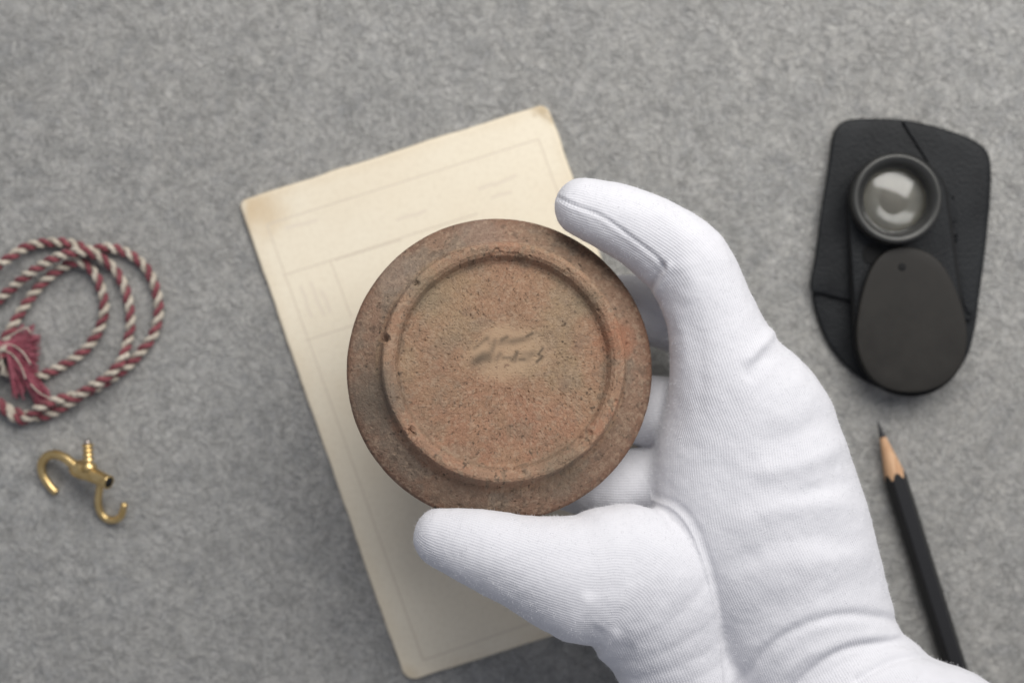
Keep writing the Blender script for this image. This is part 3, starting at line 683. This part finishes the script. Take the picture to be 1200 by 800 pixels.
# ------------------------------------------------------------------ twisted cord
def build_cord():
    root = empty('twisted_cord', tuple(P(60, 390, 0)), 'coiled red and cream twisted cord with a frayed crimson end, left of the card', 'cord')
    z0 = 0.2
    path = [(4, 400, .55), (11, 388, .45), (26, 363, .25), (44, 338, .22), (66, 318, .25), (90, 307, .3), (108, 317, .25), (119, 340, z0), (122, 366, z0), (113, 392, z0), (95, 414, z0), (70, 430, z0), (44, 441, .25),
            (20, 441, .3), (0, 428, .3), (-25, 402, z0), (-30, 385, z0), (-12, 362, z0), (10, 341, .3), (38, 318, .5), (70, 300, .6), (100, 295, .65), (125, 307, .3), (141, 326, z0), (150, 350, z0), (153, 380, z0), (149, 402, z0), (143, 421, .5), (126, 441, .55), (104, 455, .5),
            (84, 470, .3), (52, 487, z0), (22, 484, z0), (0, 472, z0), (-28, 450, .25), (-48, 405, .25), (-42, 352, .3), (-18, 322, .55), (8, 304, .55), (32, 289, .3), (60, 284, .25), (86, 286, .25), (106, 293, .3), (126, 290, z0), (150, 297, z0), (170, 313, z0), (182, 337, z0),
            (186, 364, z0), (180, 391, z0), (166, 411, z0), (147, 431, .25), (121, 449, .3), (96, 461, .3), (68, 468, .5), (48, 476, .55), (28, 492, .3), (8, 482, .28), (-10, 462, .4), (-12, 440, .55), (0, 418, .6), (6, 404, .65)]
    c = catmull(Pn([(a, b, z) for a, b, z in path]), 26)
    c[:, 2] += 0
    ln = np.concatenate([[0], np.cumsum(np.linalg.norm(np.diff(c, axis=0), axis=1))])
    u = np.arange(0, ln[-1], 0.035); c = np.stack([np.interp(u, ln, c[:, i]) for i in range(3)], 1)
    T, N, B = frames(c)
    for k, (nm, m) in enumerate((('cream_strand', M_CREAM), ('red_strand', M_RED))):
        for s_ in range(1):
            ph = 2 * math.pi * u / 0.62 + k * math.pi + 0.3 * np.sin(u * 0.9)
            q = c + 0.082 * (np.cos(ph)[:, None] * N + np.sin(ph)[:, None] * B)
            # each strand: three plies so the surface reads as yarn
            T2, N2, B2 = frames(q)
            allV = []; allF = []; base = 0
            for j in range(3):
                ph2 = -2 * math.pi * u / 0.42 + j * 2 * math.pi / 3
                qq = q + 0.040 * (np.cos(ph2)[:, None] * N2 + np.sin(ph2)[:, None] * B2)
                qq += 0.004 * rng.normal(size=qq.shape)
                V, F = tube_data(qq, 0.056, 7, True, base); allV.append(V); allF += F; base += len(V)
            mesh(nm, np.concatenate(allV), allF, m, root)
    # knot binding and frayed tassel
    kn = P(4, 402, 0.6)
    V, F = [], []; base = 0
    for j in range(7):
        a = np.linspace(0, 2 * math.pi, 20); x = kn.x + 0.25 - 0.07 * j; ring = np.stack([x + 0 * a + 0.05 * np.sin(a), kn.y - 0.1 + 0.16 * np.cos(a), kn.z - 0.08 + 0.2 * np.sin(a)], 1)
        v_, f_ = tube_data(ring, 0.045, 7, False, base); V.append(v_); F += f_; base += len(v_)
    mesh('knot_binding', np.concatenate(V), F, M_PINK, root)
    V, F, Vc, Fc = [], [], [], []; b1 = b2 = 0
    fans = [((4, 404), (40, 404), -5, 34), ((4, 404), (38, 428), 0, 34), ((8, 408), (22, 456), 12, 28), ((18, 425), (52, 470), 6, 36), ((4, 404), (34, 392), -8, 22), ((2, 404), (-20, 452), -8, 14)]
    for (a, b, bow, cnt_) in fans:
        for j in range(cnt_ * 3):
            ex = b[0] + rnd.uniform(-8, 8); ey = b[1] + rnd.uniform(-13, 13); z1 = rnd.uniform(0.08, 0.62)
            mx, my = (a[0] + ex) / 2 + rnd.uniform(-2, 2), (a[1] + ey) / 2 - bow * 0.5 + rnd.uniform(-3, 3)
            pts = catmull([P(a[0] + rnd.uniform(-3, 3), a[1] + rnd.uniform(-4, 4), .62 + rnd.uniform(-.1, .1)), P(mx, my, 0.5 + rnd.uniform(-.1, .2)), P(ex, ey, z1)], 5)
            v_, f_ = tube_data(pts, rnd.uniform(0.010, 0.020), 5, False, b1); V.append(v_); F += f_; b1 += len(v_)
    for pts in ([(0, 405), (14, 404), (27, 413), (36, 427)], [(3, 410), (14, 415), (24, 428), (30, 444)], [(2, 398), (16, 391), (30, 384), (36, 390)], [(36, 450), (46, 460), (58, 466)], [(0, 415), (3, 428), (1, 440)]):
        q = catmull([P(a, b, 0.74) for a, b in pts], 6); v_, f_ = tube_data(q, 0.022, 6, True, b2); Vc.append(v_); Fc += f_; b2 += len(v_)
    o = mesh('frayed_tassel', np.concatenate(V), F, M_PINK, root); o['kind'] = 'stuff'
    mesh('loose_cream_thread', np.concatenate(Vc), Fc, M_CREAM, root)
build_cord()

# ------------------------------------------------------------------ brass double hook
def build_hook():
    root = empty('brass_hook', tuple(P(98, 568, 0)), 'small shiny brass double hook with a threaded screw, below the coiled cord', 'hook')
    a = P(84, 545, 0.5); b = P(128, 565, 1.15); ax = (b - a).normalized(); L = (b - a).length
    lathe('barrel', [(0.06, -0.05), (0.13, 0.0), (0.23, 0.12), (0.30, 0.3), (0.29, 0.55), (0.25, 0.75), (0.215, L - 0.1), (0.23, L - 0.03), (0.225, L), (0.16, L), (0.15, L - 0.35)], tuple(a), M_BRASS, root, 40, ax)
    lathe('bore', [(0.165, L - 0.1), (0.165, L + 0.004)], tuple(a), M_BLACK, root, 24, ax)
    sb = P(104, 545, 0.85); st = P(102.5, 516, 1.0); d = (st - sb).normalized(); SL = (st - sb).length
    prof = [(0.27, -0.16), (0.24, 0.0), (0.17, 0.08), (0.12, 0.12)]; h = 0.14
    while h < SL - 0.12:
        prof += [(0.11, h), (0.19, h + 0.055), (0.19, h + 0.075), (0.11, h + 0.13)]; h += 0.15
    lathe('threaded_stud', prof, tuple(sb), M_BRASS, root, 24, d)
    lathe('stud_tip', [(0.105, SL - 0.12), (0.12, SL - 0.06), (0.10, SL), (0.03, SL + 0.03)], tuple(sb), M_STEEL, root, 24, d)
    q = catmull([P(92, 549, .75), P(85, 543, .7), (*P(76, 536, .6)[:2], .62), P(65, 532, .5), P(55, 534.5, .38), P(49, 543, .25), P(50, 555, .16), P(57, 567, .14), P(66, 577, .2)], 9)
    r = np.interp(np.arange(len(q)), [0, 12, len(q) - 6, len(q) - 1], [0.17, 0.155, 0.13, 0.12]); tube('large_hook', q, r, M_BRASS, root, 16)
    q = catmull([P(119, 562, .5), P(116.5, 574, .42), P(115, 588, .25), P(118, 600, .15), P(125, 607.5, .13), P(134, 609, .2), P(142, 604, .35), P(145.5, 592, .5)], 9)
    r = np.interp(np.arange(len(q)), [0, len(q) - 1], [0.12, 0.11]); tube('small_hook', q, r, M_BRASS, root, 16)
    e = q[-1]; lathe('hook_bead', [(0.01, -0.1), (0.09, -0.06), (0.12, 0.0), (0.09, 0.07), (0.01, 0.1)], tuple(e), M_BRASS, root, 18, (0.2, 0.9, 0.4))
build_hook()

# ------------------------------------------------------------------ leather case and folding magnifier
def zp(lst, z): return [(P(940 + a / 2.222, 120 + b / 2.222, z).x, P(940 + a / 2.222, 120 + b / 2.222, z).y) for a, b in lst]
def build_loupe():
    case = empty('leather_case', tuple(P(1055, 290, 0)), 'flat black leather pouch lying under the folding magnifier', 'leather case')
    back = [(72, 150), (82, 82), (108, 50), (160, 42), (260, 45), (345, 62), (430, 90), (478, 122), (492, 170), (489, 260), (478, 380), (462, 500), (450, 590), (425, 670), (370, 730), (290, 755), (200, 742), (130, 700), (72, 632), (40, 560), (28, 492), (38, 400), (54, 280)]
    slab('back_panel', catmull(zp(back, 0.2), 6, True), 0.0, 0.26, 0.09, M_LEATHER, case, 0.0, 0.01)
    fr = [(74, 150), (84, 84), (110, 52), (162, 44), (258, 46), (345, 64), (430, 92), (476, 124), (490, 172), (486, 260), (475, 380), (462, 480), (455, 545), (446, 563), (425, 568), (340, 552), (200, 530), (112, 513), (60, 500), (24, 484), (36, 400), (52, 280)]
    slab('front_panel', catmull(zp(fr, 0.45), 5, True), 0.265, 0.42, 0.07, M_LEATHER, case, 0.04, 0.02)
    fl = [(262, 49), (345, 66), (428, 94), (472, 126), (486, 174), (482, 260), (471, 380), (458, 480), (450, 540), (436, 552), (420, 520), (402, 430), (388, 330), (362, 215), (330, 130), (292, 75)]
    slab('folded_flap', catmull(zp(fl, 0.5), 5, True), 0.425, 0.49, 0.05, M_LEATHER, case, 0.02, 0.02)
    V, F, b = [], [], 0
    for pts in ([(372, 312), (400, 306)], [(386, 300), (390, 324)], [(376, 348), (404, 342)], [(378, 348), (382, 372)], [(404, 342), (402, 362)]):
        q = [Vector((*zp([p_], .52)[0], 0.535)) for p_ in pts]; v_, f_ = tube_data(catmull(q, 4), 0.03, 6, True, b); V.append(v_); F += f_; b += len(v_)
    mesh('embossed_mark', np.concatenate(V), F, M_LEATHER, case)
    root = empty('folding_magnifier', tuple(P(1060, 310, 0.5)), 'folding pocket magnifier with round lens and dark egg-shaped cover, resting on the black pouch', 'magnifier')
    def hull(c1, r1, c2, r2, n=48):
        c1 = np.array(c1, float); c2 = np.array(c2, float); d = c2 - c1; L = np.hypot(*d); a0 = math.atan2(d[1], d[0]); al = math.acos((r1 - r2) / L)
        A = [(c1[0] + r1 * math.cos(a), c1[1] + r1 * math.sin(a)) for a in np.linspace(a0 + al, a0 + 2 * math.pi - al, n)]
        B = [(c2[0] + r2 * math.cos(a), c2[1] + r2 * math.sin(a)) for a in np.linspace(a0 - al, a0 + al, n)]
        m1 = [tuple(np.array(A[-1]) + (np.array(B[0]) - np.array(A[-1])) * t_) for t_ in (0.25, .5, .75)]
        m2 = [tuple(np.array(B[-1]) + (np.array(A[0]) - np.array(B[-1])) * t_) for t_ in (0.25, .5, .75)]
        return A + m1 + B + m2
    egg = [(250, 377), (300, 381), (345, 402), (378, 440), (406, 500), (424, 560), (430, 615), (418, 678), (385, 722), (335, 748), (275, 755), (218, 743), (176, 711), (150, 660), (142, 600), (148, 540), (162, 480), (183, 428), (212, 393)]
    slab('lower_plate', zp(hull((250, 262), 132, (284, 618), 148), 0.72), 0.55, 0.72, 0.05, M_BLACK, root)
    slab('side_plate', zp(hull((248, 262), 128, (282, 600), 140), 0.82), 0.725, 0.82, 0.04, M_LEATHER, root)
    slab('cover', catmull(zp(egg, 1.12), 6, True), 0.95, 1.12, 0.06, M_COVER, root, 0.03)
    k = ppc(1.12); c_ = P(940 + 260 / 2.222, 120 + 428 / 2.222, 1.12)
    lathe('rivet_hole', [(0.125, 0.0), (0.125, 0.022), (0.10, 0.034)], (c_.x, c_.y, 1.125), M_BLACK, root, 24)
    c_ = P(940 + 284 / 2.222, 120 + 430 / 2.222, 0.9); lathe('pivot', [(0.3, 0.0), (0.3, 0.12)], (c_.x, c_.y, 0.825), M_GUN, root, 24)
    c_ = P(940 + 186 / 2.222, 120 + 395 / 2.222, 0.9); lathe('slot', [(0.34, 0.0), (0.34, 0.02), (0.3, 0.03)], (c_.x, c_.y, 0.822), M_BLACK, root, 24)
    lc = P(940 + 248 / 2.222, 120 + 250 / 2.222, 1.5); R = 118 / 2.222 / ppc(1.5)
    prof = [(R - .04, 0.83), (R, 0.9), (R, 1.42), (R - 0.03, 1.5), (R - 0.10, 1.53), (R - 0.20, 1.50), (R - 0.28, 1.42), (R - 0.40, 1.26), (R - 0.42, 1.2), (R - 0.42, 0.86), (R - .2, 0.83)]
    lathe('lens_frame', prof, (lc.x, lc.y, 0), M_GUN, root, 72, closed=True)
    lathe('lens_glare_seat', [(R - 0.42, 0.83), (R - 0.42, 0.845)], (lc.x, lc.y, 0), M_GLARE_SEAT, root, 48)  # disc added to close the frame, its colour carries the lens glare
    rl = R - 0.425; Rc = 2.05; prof = []
    zc = 1.05
    for i in range(15):
        r = rl * i / 14; prof.append((max(r, 0.001), zc - 0.15 - (math.sqrt(Rc * Rc - r * r) - math.sqrt(Rc * Rc - rl * rl)) * 0.25))
    prof2 = [(max(rl * i / 14, 0.001), zc + 0.10 + (math.sqrt(Rc * Rc - (rl * i / 14) ** 2) - math.sqrt(Rc * Rc - rl * rl))) for i in range(14, -1, -1)]
    lathe('lens', prof + prof2, (lc.x, lc.y, 0), M_GLASS, root, 64)
build_loupe()

# ------------------------------------------------------------------ pencil
def build_pencil():
    a = P(1028, 492, 0.34); b = P(1118, 777, 0.34); ax = (b - a).normalized(); side = Vector((-ax.y, ax.x, 0)); upv = Vector((0, 0, 1))
    root = empty('pencil', (a.x, a.y, 0), 'black hexagonal pencil with a sharpened wooden point, right of the gloved wrist', 'pencil')
    ap = 0.325; ratio = ap / 1.78; n = 72; angs = [2 * math.pi * j / n for j in range(n)]
    def hexr(t_):
        q = (t_ - math.pi / 6 + math.pi / 6) % (math.pi / 3) - math.pi / 6; return min(ap / math.cos(q), 0.362)
    angs2 = [t_ + math.pi / 2 for t_ in angs]
    def pt(s_, r, t_): return a + ax * s_ + side * (r * math.cos(t_)) + upv * (r * math.sin(t_))
    def rings(name, rows, m, caps=(False, False), smooth=True):
        V = [tuple(p_) for row in rows for p_ in row]; F = []
        for i in range(len(rows) - 1):
            for j in range(n): F.append((i * n + j, (i + 1) * n + j, (i + 1) * n + (j + 1) % n, i * n + (j + 1) % n))
        if caps[0]: F.append(tuple(range(n)))
        if caps[1]: F.append(tuple((len(rows) - 1) * n + j for j in range(n))[::-1])
        return mesh(name, V, F, m, root, smooth)
    hr = [hexr(t_ - math.pi / 2 + math.pi / 6 * 1) for t_ in angs2]
    rings('graphite_point', [[pt(s_, r, t_) for t_ in angs2] for s_, r in ((0.0, 0.012), (0.08, 0.025), (0.58, 0.58 * ratio))], M_GRAPH, (True, False))
    rows = []
    for f in (0, 0.33, 0.66, 1):
        rows.append([pt(0.58 + (h_ / ratio - 0.58) * f, (0.58 + (h_ / ratio - 0.58) * f) * ratio, t_) for t_, h_ in zip(angs2, hr)])
    rings('sharpened_wood', rows, M_CEDAR)
    rows = [[pt(h_ / ratio, h_ + 0.0, t_) for t_, h_ in zip(angs2, hr)], [pt(h_ / ratio + 0.01, h_ + 0.006, t_) for t_, h_ in zip(angs2, hr)]]
    for s_ in (2.3, 6, 10, 16.8): rows.append([pt(s_, h_ + 0.006, t_) for t_, h_ in zip(angs2, hr)])
    o = rings('lacquered_barrel', rows, M_LACQ, (False, True), smooth=False)
build_pencil()
